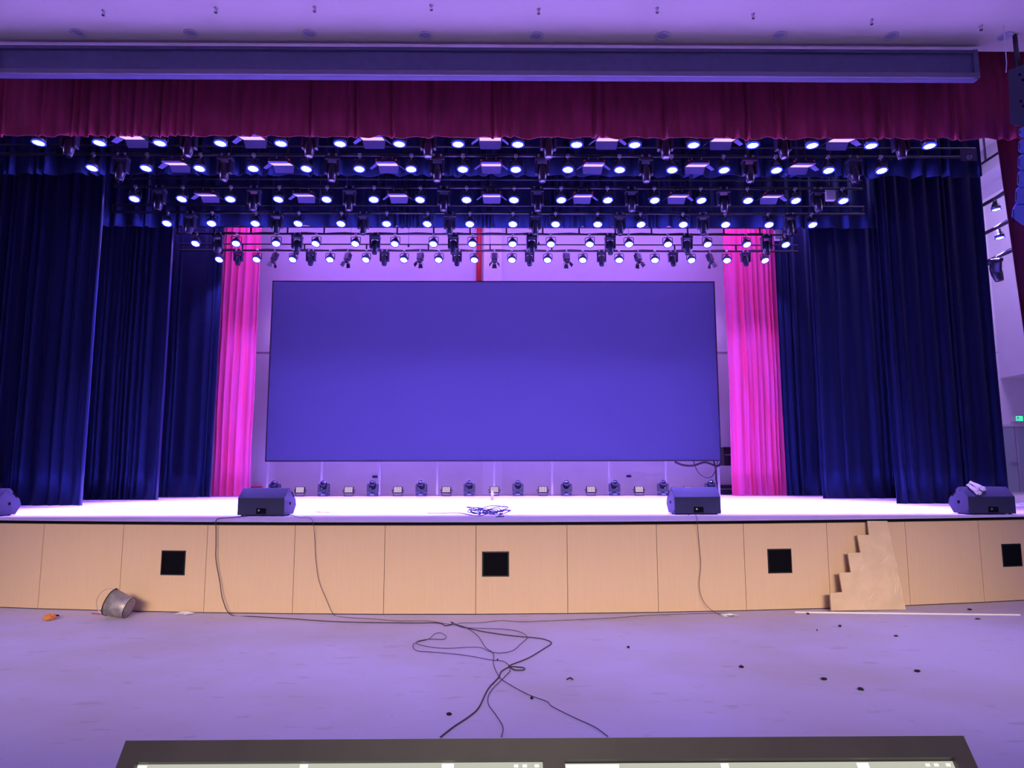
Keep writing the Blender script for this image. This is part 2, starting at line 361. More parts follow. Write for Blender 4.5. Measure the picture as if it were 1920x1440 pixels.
for o in bpy.data.objects:
    if o.name.startswith('proscenium_curtain'): o.data.materials[0] = m_redd
# ------------------------------------------------------------------ housing box over the valance
bx = at(1831, 88, 9.4); zb = at(960, 143, 9.4).z; zt = min(at(960, 90, 9.4).z, CZ-.02)
t = thing('screen_housing', 'long dark grey box under the ceiling in front of red valance', 'housing', (0, 9.4, zb))
hh = zt-zb; X0, X1 = -6.9, bx.x
MB().b2(X0, X1, .02, .12, .0, hh).obj('body', m_box, t)
MB().b2(X0, X1, -.03, .02, 0, .075).obj('bottom_rail', mat('rail_grey', (.17, .15, .22), .35), t, .008)
MB().b2(X0, X1, -.01, .02, hh-.05, hh).obj('top_rail', m_box, t)
MB().b2(X1-.07, X1, -.02, .02, 0, hh).obj('end_frame', m_box, t); MB().b2(X0, X0+.07, -.02, .02, 0, hh).obj('end_frame', m_box, t)
# ------------------------------------------------------------------ ceiling fittings
dl = thing('downlight', 'x', 'ceiling light', group='recessed downlights'); 
MB().lathe([(.085, 0), (.10, -.004), (.10, -.012), (.075, -.012), (.07, 0.0)], n=28, cap=False).obj('ring', mat('lamp_ring', (.62, .58, .66), .4), dl)
MB().lathe([(.07, -.002), (.001, -.002)], n=24, cap=False).obj('lens', mat('lamp_off', (.45, .42, .55), .3), dl)
dlx = [(146, 61), (358, 62), (580, 63), (797, 66), (1006, 67), (1242, 67), (1461, 66), (1671, 67), (1885, 67)]
for i, (x, y) in enumerate(dlx):
    lb = 'round recessed ceiling light, %s of nine from the left' % (ORD[i] if i else 'first')
    if i == 8: lb = 'round recessed ceiling light nearest the line array speaker'
    p = onz(x, y, CZ)
    if i == 0: dl.location = p; dl['label'] = lb
    else: dup(dl, p, lb)
sp = thing('sprinkler', 'x', 'sprinkler', group='ceiling sprinklers')
MB().lathe([(.03, 0), (.03, -.006), (.008, -.008), (.008, -.05), (.004, -.055)], n=14).obj('escutcheon', m_clamp, sp)
mb = MB().tube([(-.016, 0, -.05), (-.018, 0, -.075), (0, 0, -.095), (.018, 0, -.075), (.016, 0, -.05)], .004, 6); mb.lathe([(.024, -.095), (.024, -.099)], n=14).obj('deflector', m_metal, sp)
spx = [(194, 20), (405, 15), (590, 13), (809, 10), (1010, 17), (1232, 15), (1412, 26), (1634, 37), (1839, 48)]
for i, (x, y) in enumerate(spx):
    lb = 'small ceiling sprinkler, %s of nine from the left' % ('first' if i == 0 else ORD[i] if i < 8 else 'last')
    p = onz(x, y, CZ)
    if i == 0: sp.location = p; sp['label'] = lb; sp.scale = (.85, .85, .7)
    else: dup(sp, p, lb)
# ------------------------------------------------------------------ lighting fixtures (origin = point on the bar they hang from)
def make_par():
    t = thing('par_light', 'x', 'stage light')
    MB().tube([(0, 0, .03), (0, 0, -.075)], .012, 8).lathe([(.03, -.035), (.036, -.02), (.036, .02), (.03, .035)], M=RY(PI/2), n=12).obj('clamp', m_clamp, t)
    MB().tube([(-.115, 0, -.24), (-.115, 0, -.085), (-.09, 0, -.075), (.09, 0, -.075), (.115, 0, -.085), (.115, 0, -.24)], .009, 6).obj('yoke', m_metal, t)
    c = (0, 0, -.19)
    prof = [(.012, .125), (.035, .12), (.055, .07), (.080, .03), (.086, -.01), (.104, -.02), (.104, -.04), (.090, -.045), (.092, -.075)]
    MB().lathe(prof, n=22).obj('body', m_head, t, loc=c)
    MB().lathe([(.098, -.066), (.110, -.086), (.084, -.092), (.084, -.078)], n=22, cap=False).obj('rim', m_bloom, t, loc=c)  # widened glowing ring stands for the lens bloom
    MB().lathe([(.084, -.079), (.05, -.090), (.001, -.093)], n=22, cap=False).obj('lens', m_lens, t, loc=c)
    l = bpy.data.lights.new('par_beam', 'SPOT'); l.energy = PAR_W; l.color = PAR_COL; l.spot_size = math.radians(PAR_CONE); l.spot_blend = 1.0; l.shadow_soft_size = .06
    o = bpy.data.objects.new('par_beam', l); C.objects.link(o); o.parent = t; o.location = (0, -.0, -.31)
    return t
def tilt(o, a):
    for ch in o.children:
        n = ch.name.split('.')[0]
        if n in ('body', 'rim', 'lens'): ch.rotation_euler = (-math.radians(a), 0, 0)
        if n == 'par_beam': ch.rotation_euler = (-math.radians(max(0, a-12))*.5, 0, 0); d = .12; ch.location = (0, -d*math.sin(math.radians(a)), -.19-d*math.cos(math.radians(a)))
TILT = [5, 12, 18, 23, 28, 30]
BM = {}
def BEAM(k):
    k = 0 if k == 0 else 1 if k < 4 else 2
    if k not in BM:
        l = bpy.data.lights.new('par_beam', 'SPOT'); l.energy = PAR_W*(1.35, .95, .20)[k]; l.color = PAR_COL; l.spot_size = math.radians((27, PAR_CONE, 80)[k]); l.spot_blend = 1.0; l.shadow_soft_size = .06; BM[k] = l
    return BM[k]
def make_head():
    t = thing('moving_head', 'x', 'stage light')
    for s in (-.065, .065): MB().tube([(s, 0, .03), (s, 0, -.05)], .011, 8).lathe([(.03, -.02), (.036, 0), (.03, .02)], (s, 0, 0), RY(PI/2), n=12).obj('clamp', m_clamp, t)
    MB().b2(-.13, .13, -.09, .09, -.115, -.05).obj('base', m_head, t, .015)
    for s in (-1, 1):
        P = [Vector((s*.105, -.07, -.115)), Vector((s*.105, .07, -.115)), Vector((s*.105, .055, -.36)), Vector((s*.105, -.055, -.36))]
        MB().prism(P, (-.022, 0, 0), (.022, 0, 0)).obj('yoke_arm', m_head, t, .01)
    c = Vector((0, 0, -.30)); Mx = RX(math.radians(-9))
    MB().lathe([(.05, .14), (.075, .12), (.082, .04), (.084, -.04), (.072, -.14), (.060, -.20), (.056, -.205)], c, Mx, 20).obj('head', m_head, t)
    MB().lathe([(.050, -.207), (.03, -.213), (.001, -.216)], c, Mx, 20, cap=False).obj('lens', m_glass, t)
    return t
def make_soft():
    t = thing('soft_light', 'x', 'stage light')
    for s in (-.1, .1): MB().tube([(s, 0, .03), (s, 0, -.12)], .010, 8).obj('clamp', m_clamp, t)
    TM = RX(math.radians(15)); pv = Vector((0, 0, -.15))
    def tl(mb): mb.v = [TM @ (p-pv)+pv for p in mb.v]; return mb
    tl(MB().b2(-.23, .23, -.15, .15, -.20, -.11)).obj('housing', m_head, t, .01)
    tl(MB().b2(-.20, .20, -.13, .13, -.206, -.199)).obj('diffuser', m_soft, t)
    def quad(ps, nm):
        ps = [Vector(p) for p in ps]; nn = (ps[1]-ps[0]).cross(ps[2]-ps[0]).normalized()*.004
        tl(MB().prism(ps, (0, 0, 0), nn)).obj(nm, m_door, t)
    quad([(-.22, .15, -.205), (.22, .15, -.205), (.19, .19, -.35), (-.19, .19, -.35)], 'barndoor')
    quad([(-.22, -.15, -.205), (-.19, -.30, -.19), (.19, -.30, -.19), (.22, -.15, -.205)], 'barndoor')
    for s in (-1, 1): quad([(s*.23, -.13, -.205), (s*.23, .13, -.205), (s*.35, .10, -.29), (s*.35, -.10, -.29)], 'barndoor')
    for s in (-1, 1): tl(MB().lathe([(.018, -.012), (.022, 0), (.018, .012)], (s*.20, -.17, -.13), RX(PI/2), 12)).obj('knob', m_red, t)
    MB().tube([(-.25, 0, -.17), (-.25, 0, -.08), (.25, 0, -.08), (.25, 0, -.17)], .008, 6).obj('yoke', m_metal, t)
    return t
def make_profile():
    t = thing('barndoor_spotlight', 'x', 'stage light')
    MB().tube([(0, 0, .03), (0, 0, -.06)], .011, 8).lathe([(.03, -.02), (.036, 0), (.03, .02)], M=RY(PI/2), n=12).obj('clamp', m_clamp, t)
    MB().tube([(-.09, 0, -.20), (-.09, 0, -.06), (.09, 0, -.06), (.09, 0, -.20)], .008, 6).obj('yoke', m_metal, t)
    Mx = RX(math.radians(-20)); c = Vector((0, 0, -.17))
    MB().box(c, (.15, .13, .20), Mx).obj('body', m_head, t, .012)
    MB().lathe([(.055, -.10), (.06, -.16), (.056, -.165)], c, Mx, 18).obj('snout', m_head, t)
    MB().lathe([(.052, -.167), (.001, -.172)], c, Mx, 18, cap=False).obj('lens', m_glass, t)
    for (ax, ay) in ((0, 1), (0, -1), (1, 0), (-1, 0)):
        sd = Vector((ay, -ax, 0)); o_ = Vector((ax, ay, 0))
        ps = [o_*.065-sd*.045+Vector((0, 0, -.165)), o_*.065+sd*.045+Vector((0, 0, -.165)), o_*.13+sd*.065+Vector((0, 0, -.26)), o_*.13-sd*.065+Vector((0, 0, -.26))]
        ps = [Mx @ p + c for p in ps]; nn = (ps[1]-ps[0]).cross(ps[2]-ps[0]).normalized()*.003
        MB().prism(ps, (0, 0, 0), nn).obj('barndoor', m_metal, t)
    return t
ROWS = [
 (10.96, [73,187,300,414,527,638,749,859,971,1081,1190,1300,1411,1522,1633,1742], 268, [131,354,581,803,1028,1247,1468,1688], [247,472,698,919,1140,1357,1578]),
 (12.226, [174,275,375,475,575,674,771,868,967,1065,1162,1260,1357,1455,1553,1652], 316, [227,422,623,820,1017,1211,1405,1601], [330,527,726,921,1113,1307,1503]),
 (13.70, [253,342,432,523,613,701,788,875,964,1052,1139,1227,1314,1402,1491,1580], 374, [298,476,655,832,1008,1184,1357,1533], [388,570,746,922,1093,1272,1447]),
 (15.107, [314,397,479,560,640,725,802,881,962,1042,1121,1201,1281,1360,1441,1522], 420, [356,519,681,843,1003,1162,1318,1481], []),
 (16.578, [368,443,518,593,667,741,813,886,961,1033,1106,1179,1252,1326,1399,1472], 458, [408,557,703,850,997,1144,1288,1437], []),
 (17.928, [412,482,550,619,687,758,823,890,960,1027,1093,1161,1228,1296,1363,1433], 488, [447,583,721,857,993,1128,1262,1398], []),
]
PROF = [515, 652, 788, 927, 1062, 1196, 1331]
BAR = ['frontmost bar', 'second bar from the front', 'third bar from the front', 'fourth bar from the front', 'fifth bar from the front', 'rearmost bar']
par0 = head0 = soft0 = prof0 = None
LD = .27
for k, (Y, px, py, hx, sx) in enumerate(ROWS):
    zl = at(935, py, Y-.06).z; zp = zl+LD
    def X(x): return at(x, py, Y).x
    xa, xb = [X(v) for v in ((-20, 1850), (-10, 1832), (212, 1618), (207, 1622), (330, 1495), (335, 1497))[k]]
    t = thing('lighting_bar', 'ladder shaped steel lighting bar across stage, %s of six' % BAR[k].replace(' bar', ''), 'lighting bar', (0, Y, zp), 0, 'lighting bars over the stage')
    MB().tube([(xa, 0, 0), (xb, 0, 0)], .024, 10).obj('pipe', m_pipe, t)
    MB().tube([(xa, 0, .17), (xb, 0, .17)], .018, 8).obj('pipe', m_pipe, t)
    ns = 18 if k != 5 else 11
    for i in range(ns):
        x = xa+.02+(xb-xa-.04)*i/(ns-1); MB().b2(x-.018, x+.018, -.012, .012, .0, .17).obj('strut', m_pipe, t)
    pts = [(xa+.1+(xb-xa-.2)*i/60, .02, .032+.012*math.sin(i*1.7)) for i in range(61)]
    MB().tube(pts, .010, 6).obj('power_cable', m_cable, t)
    for i in range(5):
        x = xa+.8+(xb-xa-1.6)*i/4; MB().tube([(x, 0, .17), (x, 0, 11.4-zp)], .006, 6).obj('hanging_wire', m_pipe, t)
    if k == 1:
        MB().b2(xb-.30, xb, -.03, -.02, -.08, .15).obj('number_plate', mat('plate_dark', (.03, .03, .07), .5), t)
        lettering('plate_number', '07', .11, mat('plate_ink', (.45, .4, .7), .6), t, (xb-.14, -.034, -.055))
        lettering('plate_caption', '- - - -', .06, mat('plate_ink_dim', (.2, .2, .4), .6), t, (xb-.14, -.034, .07))
    for i, x in enumerate(px):
        lb = 'glowing par light, %s%s on the %s' % (ORD[i], '' if i in (0, 15) else ' from left', BAR[k]); p = (X(x), Y, zp)
        if not par0: par0 = make_par(); par0.location = p; par0['label'] = lb; o = par0
        else: o = dup(par0, p, lb)
        o['group'] = 'par lights on the %s' % BAR[k]; tilt(o, TILT[k])
        for ch in o.children:
            if ch.type == 'LIGHT':
                ch.data = BEAM(k); ch.rotation_euler = (.04 if k == 0 else 0, 0, 0)
        o.rotation_euler[2] = random.uniform(-.25, .25)
    for i, x in enumerate(hx):
        lb = 'black moving head light, %s on the %s' % (['leftmost', 'second from left', 'third from left', 'fourth from left', 'fifth from left', 'sixth from left', 'seventh from left', 'rightmost'][i], BAR[k]); p = (X(x), Y, zp)
        if not head0: head0 = make_head(); head0.location = p; head0['label'] = lb; o = head0
        else: o = dup(head0, p, lb)
        o['group'] = 'moving heads on the %s' % BAR[k]; o.rotation_euler[2] = random.uniform(-.1, .1)
        if k == 5: o.scale = (.95, .95, .80)
    for i, x in enumerate(sx):
        lb = 'pink lit soft light with barndoors, %s on the %s' % (['leftmost', 'second from left', 'third from left', 'fourth from left', 'fifth from left', 'sixth from left', 'rightmost'][i], BAR[k]); p = (X(x), Y, zp)
        if not soft0: soft0 = make_soft(); soft0.location = p; soft0['label'] = lb; o = soft0
        else: o = dup(soft0, p, lb)
        o['group'] = 'soft lights on the %s' % BAR[k]
        s = .86; o.scale = (s, s, s)
    if k == 5:
        for i, x in enumerate(PROF):
            lb = 'unlit black barndoor spotlight, %s on the %s' % (['leftmost', 'second from left', 'third from left', 'fourth from left, central', 'fifth from left', 'sixth from left', 'rightmost'][i], BAR[k]); p = (X(x), Y, zp)
            if not prof0: prof0 = make_profile(); prof0.location = p; prof0['label'] = lb; o = prof0
            else: o = dup(prof0, p, lb)
            o['group'] = 'barndoor spotlights on the rearmost bar'; o.rotation_euler[2] = (3-i)*-.25
# side bars in the right wing
zs_ = []
for j, (x, y) in enumerate([(1855, 378), (1858, 432), (1865, 484)]):
    p = at(x, y, 13.7); xp = 10.05
    # the point on the ray where X = xp
    d = p-CAM; q = CAM+d*((xp-CAM.x)/d.x)
    t = thing('side_lighting_bar', 'pipe running back in the right wing, %s of the three' % ['top', 'middle', 'bottom'][j], 'lighting bar', (xp, q.y, q.z), 0, 'side lighting bars')
    MB().tube([(0, -2.4, 0), (0, 2.2, 0)], .035, 10).obj('pipe', m_pipe, t)
    for yy in (-2.2, 2.0): MB().tube([(0, yy, 0), (0, yy, 11.4-q.z)], .01, 6).obj('hanging_wire', m_pipe, t)
    MB().tube([(0.03, -2.2+.3*i, .045+.02*math.sin(2.3*i)) for i in range(14)], .012, 6).obj('power_cable', m_cable, t)
    tx = [1866, 1873, 1866][j]
    d = at(tx, y+2, 13)-CAM; q2 = CAM+d*((xp-CAM.x)/d.x)
    if j < 2:
        o = dup(par0, (xp, q2.y, q.z), 'glowing par light in the right wing, %s' % ['on the top pipe', 'on the middle pipe'][j], (0, 0, 1.2)); o['group'] = 'par lights in the right wing'
        o.scale = (.85, .85, .85)
        o.location.z = q.z
    else:
        o = dup(head0, (xp, q2.y, q.z), 'black moving head light hanging in the right wing', (0, 0, 1.1), (1.25, 1.25, .95)); o.pop('group', None)
# hanging microphones and white boxes
for x, y0, y1, lb in ((766, 438, 461, 'small black hanging microphone above the screen, left of centre'), (1010, 438, 458, 'small black hanging microphone above the screen, right of centre')):
    a = at(x, y0, 16.9); b = at(x, y1, 16.9)
    t = thing('hanging_microphone', lb, 'microphone', b); MB().tube([(0, 0, .05), (0, 0, 11.4-b.z)], .005, 6).obj('wire', m_cable, t); MB().lathe([(.02, -.03), (.025, -.02), (.025, .03), (.01, .06)], n=12).obj('capsule', m_head, t)
for x, y, Y, s, lb in ((1556, 365, 14.0, .2, 'white junction box behind the third bar at right'), (1459, 441, 16.9, .2, 'white junction box above the right magenta curtain')):
    a = at(x, y, Y); t = thing('junction_box', lb, 'box', a)
    MB().b2(-.09, .09, -.05, .05, -.13, .13).obj('body', m_white, t, .01); MB().b2(-.06, .06, -.056, -.05, -.09, .09).obj('cover', m_white, t); MB().tube([(0, 0, .12), (0, 0, 11.4-a.z)], .01, 6).obj('hanger', m_pipe, t)
# ------------------------------------------------------------------ LED wall
zb = at(925, 865, YL).z; ztp = at(925, 527, YL).z
xl = (at(514, 526, YL).x+at(494, 866, YL).x)/2; xr = (at(1338, 527, YL).x+at(1354, 863, YL).x)/2
t = thing('led_screen', 'huge blank blue violet screen at the back of stage', 'screen', ((xl+xr)/2, YL, SH))
hw = (xr-xl)/2; z0 = zb-SH; z1 = ztp-SH
MB().b2(-hw, hw, .02, .30, z0, z1).obj('cabinet', m_metal, t)
MB().b2(-hw+.03, hw-.03, 0, .02, z0+.03, z1-.03).obj('display', m_led, t)
MB().b2(-hw, hw, -.01, .02, z0, z0+.03).b2(-hw, hw, -.01, .02, z1-.03, z1).b2(-hw, -hw+.03, -.01, .02, z0, z1).b2(hw-.03, hw, -.01, .02, z0, z1).obj('frame', m_metal, t)
for i, x in enumerate([497, 603, 712, 820, 927, 1035, 1142, 1248, 1356]):
    X_ = at(x, 900, YL+.2).x-(xl+xr)/2
    X_ = max(min(X_, hw-.03), -hw+.03)
    MB().b2(X_-.025, X_+.025, .17, .23, 0, z0).b2(X_-.07, X_+.07, .12, .28, 0, .012).obj('support_post', m_white, t)
def hang(P, r, name, lb, m=m_cable, cat='cable', k=6):
    o = MB().tube(smooth_pts(P, k), r, 6).obj(name, m); return tag(o, lb, cat)
yc = YL+.12
hang([at(1265, 866, yc), at(1280, 872, yc), at(1300, 873, yc), at(1322, 867, yc), at(1345, 874, yc), at(1353, 864, yc)], .03, 'cable_bundle', 'thick cable bundle sagging under the right end of the screen')
hang([at(1300, 864, yc), at(1308, 884, yc), at(1322, 895, yc), at(1335, 893, yc), at(1343, 878, yc), at(1345, 864, yc)], .012, 'hanging_cable', 'thin cable loop hanging under the right end of the screen')
hang([at(1338, 864, yc+.2), at(1342, 880, yc+.2), at(1343, 900, yc+.2), at(1346, 914, yc+.2), at(1347, 930, yc+.2)], .022, 'drop_cable', 'thick cable dropping to stage floor beside right screen post')
for (x0, x1, y0, y1, lb) in ((1358, 1380, 838, 873, 'dark equipment box up beside the lower right screen corner'), (1349, 1380, 909, 931, 'dark equipment case on floor under the right screen corner')):
    Yk = 19.9; a = at(x0, y1, Yk); b = at(x1, y0, Yk); t = thing('equipment_case', lb, 'case', ((a.x+b.x)/2, Yk, a.z if y1 < 900 else SH))
    h_ = b.z-a.z if y1 < 900 else b.z-SH; ww = (b.x-a.x)/2
    MB().b2(-ww, ww, 0, .35, 0, h_).obj('body', m_metal, t, .01); MB().b2(-ww+.02, ww-.02, -.01, 0, h_*.55, h_*.6).obj('handle', m_clamp, t)
    if y1 < 900: MB().b2(-ww, -ww+.03, .35, .5, 0, .03).b2(ww-.03, ww, .35, .5, 0, .03).obj('wall_bracket', m_metal, t)
a = onz(479, 933, SH); YR = 20.1; a = at(470, 912, YR); b = at(488, 912, YR)
t = thing('red_box', 'small dark red box against the back wall behind left monitor', 'box', ((a.x+b.x)/2, YR, SH))
MB().b2(-(b.x-a.x)/2, (b.x-a.x)/2, 0, .2, 0, a.z-SH).obj('body', m_red, t, .01); MB().b2(-(b.x-a.x)/2-.01, (b.x-a.x)/2+.01, -.01, .21, a.z-SH-.03, a.z-SH).obj('lid', m_red, t)
# small sockets on the back wall
for x, y, lb in ((703, 894, 'small grey socket box on back wall, left under screen'), (1179, 893, 'small grey socket box on back wall, right under screen')):
    a = at(x, y, YB-.02); t = thing('wall_socket', lb, 'socket', a); MB().b2(-.07, .07, -.02, .02, -.03, .03).obj('box', m_door, t, .004)
    MB().b2(-.05, -.01, -.025, -.02, -.015, .015).b2(.01, .05, -.025, -.02, -.015, .015).obj('outlet', m_dark, t)
# ------------------------------------------------------------------ floor row of moving heads and strobe washes
YF = 19.25
def make_fhead():
    t = thing('floor_moving_head', 'x', 'stage light')
    MB().b2(-.14, .14, -.11, .11, .012, .085).obj('base', m_head, t, .015)
    for s in (-1, 1):
        for q in (-1, 1): MB().lathe([(.012, 0), (.014, .015)], (s*.11, q*.08, 0), n=8).obj('foot', m_cable, t)
    P = [Vector(p) for p in ((-.15, 0, .10), (.15, 0, .10), (.15, 0, .30), (.12, 0, .34), (.10, 0, .30), (.085, 0, .20), (.0, 0, .165), (-.085, 0, .20), (-.10, 0, .30), (-.12, 0, .34), (-.15, 0, .30))]
    MB().prism(P, (0, -.06, 0), (0, .06, 0)).obj('yoke', m_head, t)
    MB().lathe([(.05, .015), (.05, -.01)], (0, 0, .09), n=14).obj('pivot', m_metal, t)
    Mx = RX(math.radians(62)); c = Vector((0, 0, .30))
    MB().lathe([(.04, -.13), (.085, -.11), (.095, -.02), (.092, .06), (.082, .10), (.078, .12)], c, Mx, 22).obj('head', m_head, t)
    MB().lathe([(.066, .121), (.04, .133), (.001, .137)], c, Mx, 22, cap=False).obj('lens', m_glass, t)
    MB().b2(-.05, .05, -.113, -.109, .03, .06).obj('display', mat('tiny_display', (.3, .35, .7), .3), t)
    return t
m_cell = emis('led_cell', (.95, .70, 1.0), 1.0)
def make_strobe():
    t = thing('strobe_panel', 'x', 'stage light')
    Mx = RX(math.radians(-12)); c = Vector((0, 0, .165))
    MB().box(c, (.25, .07, .17), Mx).obj('body', m_metal, t, .008)
    mb = MB()
    for i in range(6):
        for j in range(4): mb.box(c+Mx @ Vector((-.0875+.035*i, -.037, -.054+.036*j)), (.027, .004, .026), Mx)
    mb.obj('led_cells', m_cell, t)
    MB().tube([(-.145, 0, .165), (-.145, 0, .09), (-.10, 0, .02), (-.06, -.02, .008), (.06, -.02, .008), (.10, 0, .02), (.145, 0, .09), (.145, 0, .165)], .008, 6).obj('bracket', m_metal, t)
    for s in (-1, 1): MB().lathe([(.016, -.012), (.016, .012)], (s*.15, 0, .165), RY(PI/2), 10).obj('knob', m_cable, t)
    MB().b2(-.12, .12, -.07, .07, 0, .008).obj('foot_plate', m_metal, t)
    return t
fh0 = fs0 = None
fhx = [515, 607, 699, 790, 880, 971, 1062, 1152, 1243, 1333]
fsx = [563, 654, 746, 837, 927, 1018, 1108, 1198, 1290]
fx = []
for i, x in enumerate(fhx):
    lb = 'black moving head standing under the screen, %s' % ['half hidden by left monitor', 'second from left', 'third from left', 'fourth from left', 'fifth from left', 'sixth from left', 'seventh from left', 'eighth from left', 'ninth, just left of right monitor', 'half hidden by right monitor'][i]
    p = (at(x, 920, YF).x, YF, SH); fx.append(p[0])
    if not fh0: fh0 = make_fhead(); fh0.location = p; fh0['label'] = lb; fh0['group'] = 'moving heads standing under the screen'
    else: dup(fh0, p, lb, (0, 0, random.uniform(-.06, .06)))
for i, x in enumerate(fsx):
    lb = 'small lit LED panel light on stage floor, %s under screen' % (['leftmost', 'second from left', 'third from left', 'fourth from left', 'central, behind white bottle', 'sixth from left', 'seventh from left', 'eighth from left', 'rightmost'][i])
    p = (at(x, 920, YF).x, YF, SH); fx.append(p[0])
    if not fs0: fs0 = make_strobe(); fs0.location = p; fs0['label'] = lb; fs0['group'] = 'LED panel lights standing under the screen'
    else: dup(fs0, p, lb, (0, 0, random.uniform(-.06, .06)))
fx.sort()
P = []
for a, b in zip(fx, fx[1:]):
    P += [Vector((a, YF+.16, SH+.012)), Vector(((a+b)/2, YF+.16+random.uniform(.0, .1), SH+.012))]
tag(MB().tube(smooth_pts(P, 4), .012, 6).obj('floor_power_cable', m_cable), 'black power cable running along the row of floor lights', 'cable')
# ------------------------------------------------------------------ stage monitors
def make_wedge():
    t = thing('stage_monitor', 'x', 'speaker', group='wedge monitors on the stage edge')
    P = [Vector(p) for p in ((0, 0, .014), (0, 0, .25), (0, .15, .385), (0, .215, .385), (0, .43, .225), (0, .47, .14), (0, .36, .014))]
    MB().prism(P, (-.335, 0, 0), (.335, 0, 0)).obj('cabinet', m_speak, t, .008)
    Q = [Vector(p) for p in ((0, .235, .378), (0, .425, .236), (0, .432, .245), (0, .242, .388))]
    MB().prism(Q, (-.31, 0, 0), (.31, 0, 0)).obj('grille', m_grille, t)
    for s in (-1, 1):
        R = [Vector(p) for p in ((0, .26, .32), (0, .28, .335), (0, .37, .262), (0, .355, .245))]
        MB().prism(R, (s*.3345, 0, 0), (s*.338, 0, 0)).obj('handle_slot', m_dark, t)
        MB().lathe([(.022, -.002), (.022, .006)], (s*.335, .22, .17), RY(PI/2*s), 14).obj('pole_socket', m_dark, t)
        for (yy, zz) in ((.03, .05), (.18, .34)): MB().lathe([(.012, -.002), (.012, .007)], (s*.335, yy, zz), RY(PI/2*s), 10).obj('rubber_foot', m_cable, t)
        for yy in (.05, .31): MB().lathe([(.018, 0), (.018, .016)], (s*.28, yy, 0), n=10).obj('rubber_foot', m_cable, t)
    MB().b2(-.06, .08, -.006, .02, .03, .11).obj('socket_plate', m_dark, t)
    MB().lathe([(.012, 0), (.012, .012)], (-.02, -.004, .08), RX(PI/2), 10).obj('connector', m_clamp, t)
    return t
wd0 = None
def wedge(xc, yb, rz, lb, d):
    global wd0
    p = onz(xc, yb, SH); p.z = SH
    if not wd0: wd0 = make_wedge(); wd0.location = p; wd0.rotation_euler = (0, 0, rz); wd0['label'] = lb; return wd0
    return dup(wd0, p, lb, (0, 0, rz))
w2 = wedge(488, 968, -.08, 'black wedge monitor on stage edge at left, in front of magenta curtain', 0)
w1 = wedge(-50, 969, -.02, 'black wedge monitor cut off by the left edge of the photo', 0)
w3 = wedge(1309, 965, .03, 'black wedge monitor on stage edge, right of centre', 0)
w4 = wedge(1862, 965, .0, 'black wedge monitor at far right with white gloves on it', 0)
# gloves
def glove(name, M4, lb, flip=1):
    mb = MB()
    def cap(a, b, r0, r1):
        a, b = Vector(a), Vector(b); d = b-a; ps = []; rs = []
        for i, (t_, q_) in enumerate(((-.9, .3), (-.6, .8), (0, 1))): ps.append(a+d.normalized()*r0*t_); rs.append(r0*q_)
        for i in range(1, 5): ps.append(a+d*i/5+Vector((0, 0, -.004*math.sin(i)))); rs.append(r0+(r1-r0)*i/5)
        for t_, q_ in ((0, 1), (.6, .8), (.9, .3)): ps.append(b+d.normalized()*r1*t_); rs.append(r1*q_)
        mb.tube(ps, rs, 10)
    mb.lathe([(.010, -.05), (.040, -.045), (.046, 0), (.044, .045), (.012, .055)], (0, 0, 0), Matrix.Diagonal((1, 1, .36)) @ RX(PI/2) @ RZ(0), 16)
    mb.lathe([(.030, -.06), (.034, -.02), (.038, .03)], (0, .075, 0), Matrix.Diagonal((1, 1, .40)) @ RX(-PI/2), 16)
    for (x, l, an) in ((-.033, .060, .22), (-.012, .075, .08), (.012, .072, -.04), (.033, .055, -.2)):
        cap((x, -.035, 0), (x-l*math.sin(an)*1.1, -.035-l*math.cos(an), -.006), .0125, .0105)
    cap((flip*.03, .015, 0), (flip*.078, -.035, -.004), .015, .011)
    o = mb.obj(name, m_glove); rm = o.modifiers.new('merge', 'REMESH'); rm.mode = 'VOXEL'; rm.voxel_size = .0045; rm.use_smooth_shade = True
    o.matrix_world = M4; return tag(o, lb, 'glove', 'work gloves on the right monitor')
# slope of the monitor's hall-side top face
sl = math.atan2(.135, .15)
for i, (dx, up, rz, lb, fp) in enumerate(((-.185, .10, 3.5-3.14159, 'white cotton work glove on right monitor, the lower one', 1), (-.12, .135, .75, 'white cotton work glove on right monitor, lying uppermost', -1))):
    bp = Vector((w4.location.x+dx, w4.location.y+up, SH+.25+up*.9))
    nrm = Vector((0, -math.sin(sl), math.cos(sl))); M4 = Matrix.Translation(bp+nrm*(.020+.022*i)) @ (RX(sl) @ RZ(rz)).to_4x4()
    glove('work_glove', M4, lb, fp)
# ------------------------------------------------------------------ cables down the front and on the floor
def fz(px, py, z=.008): p = onz(px, py, z); return p
def face(px, py, off=.02):       # a point on the curved stage front
    p = at(px, py, 9.2)
    for _ in range(6):
        x = p.x-OFF; Y = DF+RAD-math.sqrt(RAD*RAD-x*x)-off; p = at(px, py, Y)
    return p
def dk(px, py): return onz(px, py, SH+.008)
def lip(px, py=974): p = face(px, py, .05); p.z = SH+.012; return p
c1 = [dk(480, 966), dk(440, 970), dk(412, 972), lip(405)]+[face(405, y, .06) for y in (990, 1020, 1050)]+[face(412, 1090, .06), face(418, 1125, .08)]
c1 += [fz(434, 1153), fz(480, 1156), fz(560, 1161), fz(640, 1166), fz(760, 1168), fz(820, 1168), fz(835, 1173), fz(848, 1170), fz(846, 1166), fz(854, 1170), fz(862, 1173), fz(900, 1183), fz(960, 1192), fz(1005, 1196), fz(1025, 1200), fz(1034, 1206), fz(1020, 1216), fz(990, 1234), fz(955, 1248), fz(965, 1250), fz(982, 1252), fz(982, 1256), fz(965, 1256), fz(955, 1251), fz(940, 1259), fz(935, 1270), fz(915, 1292), fz(898, 1326), fz(880, 1343), fz(850, 1363), fz(826, 1382)]
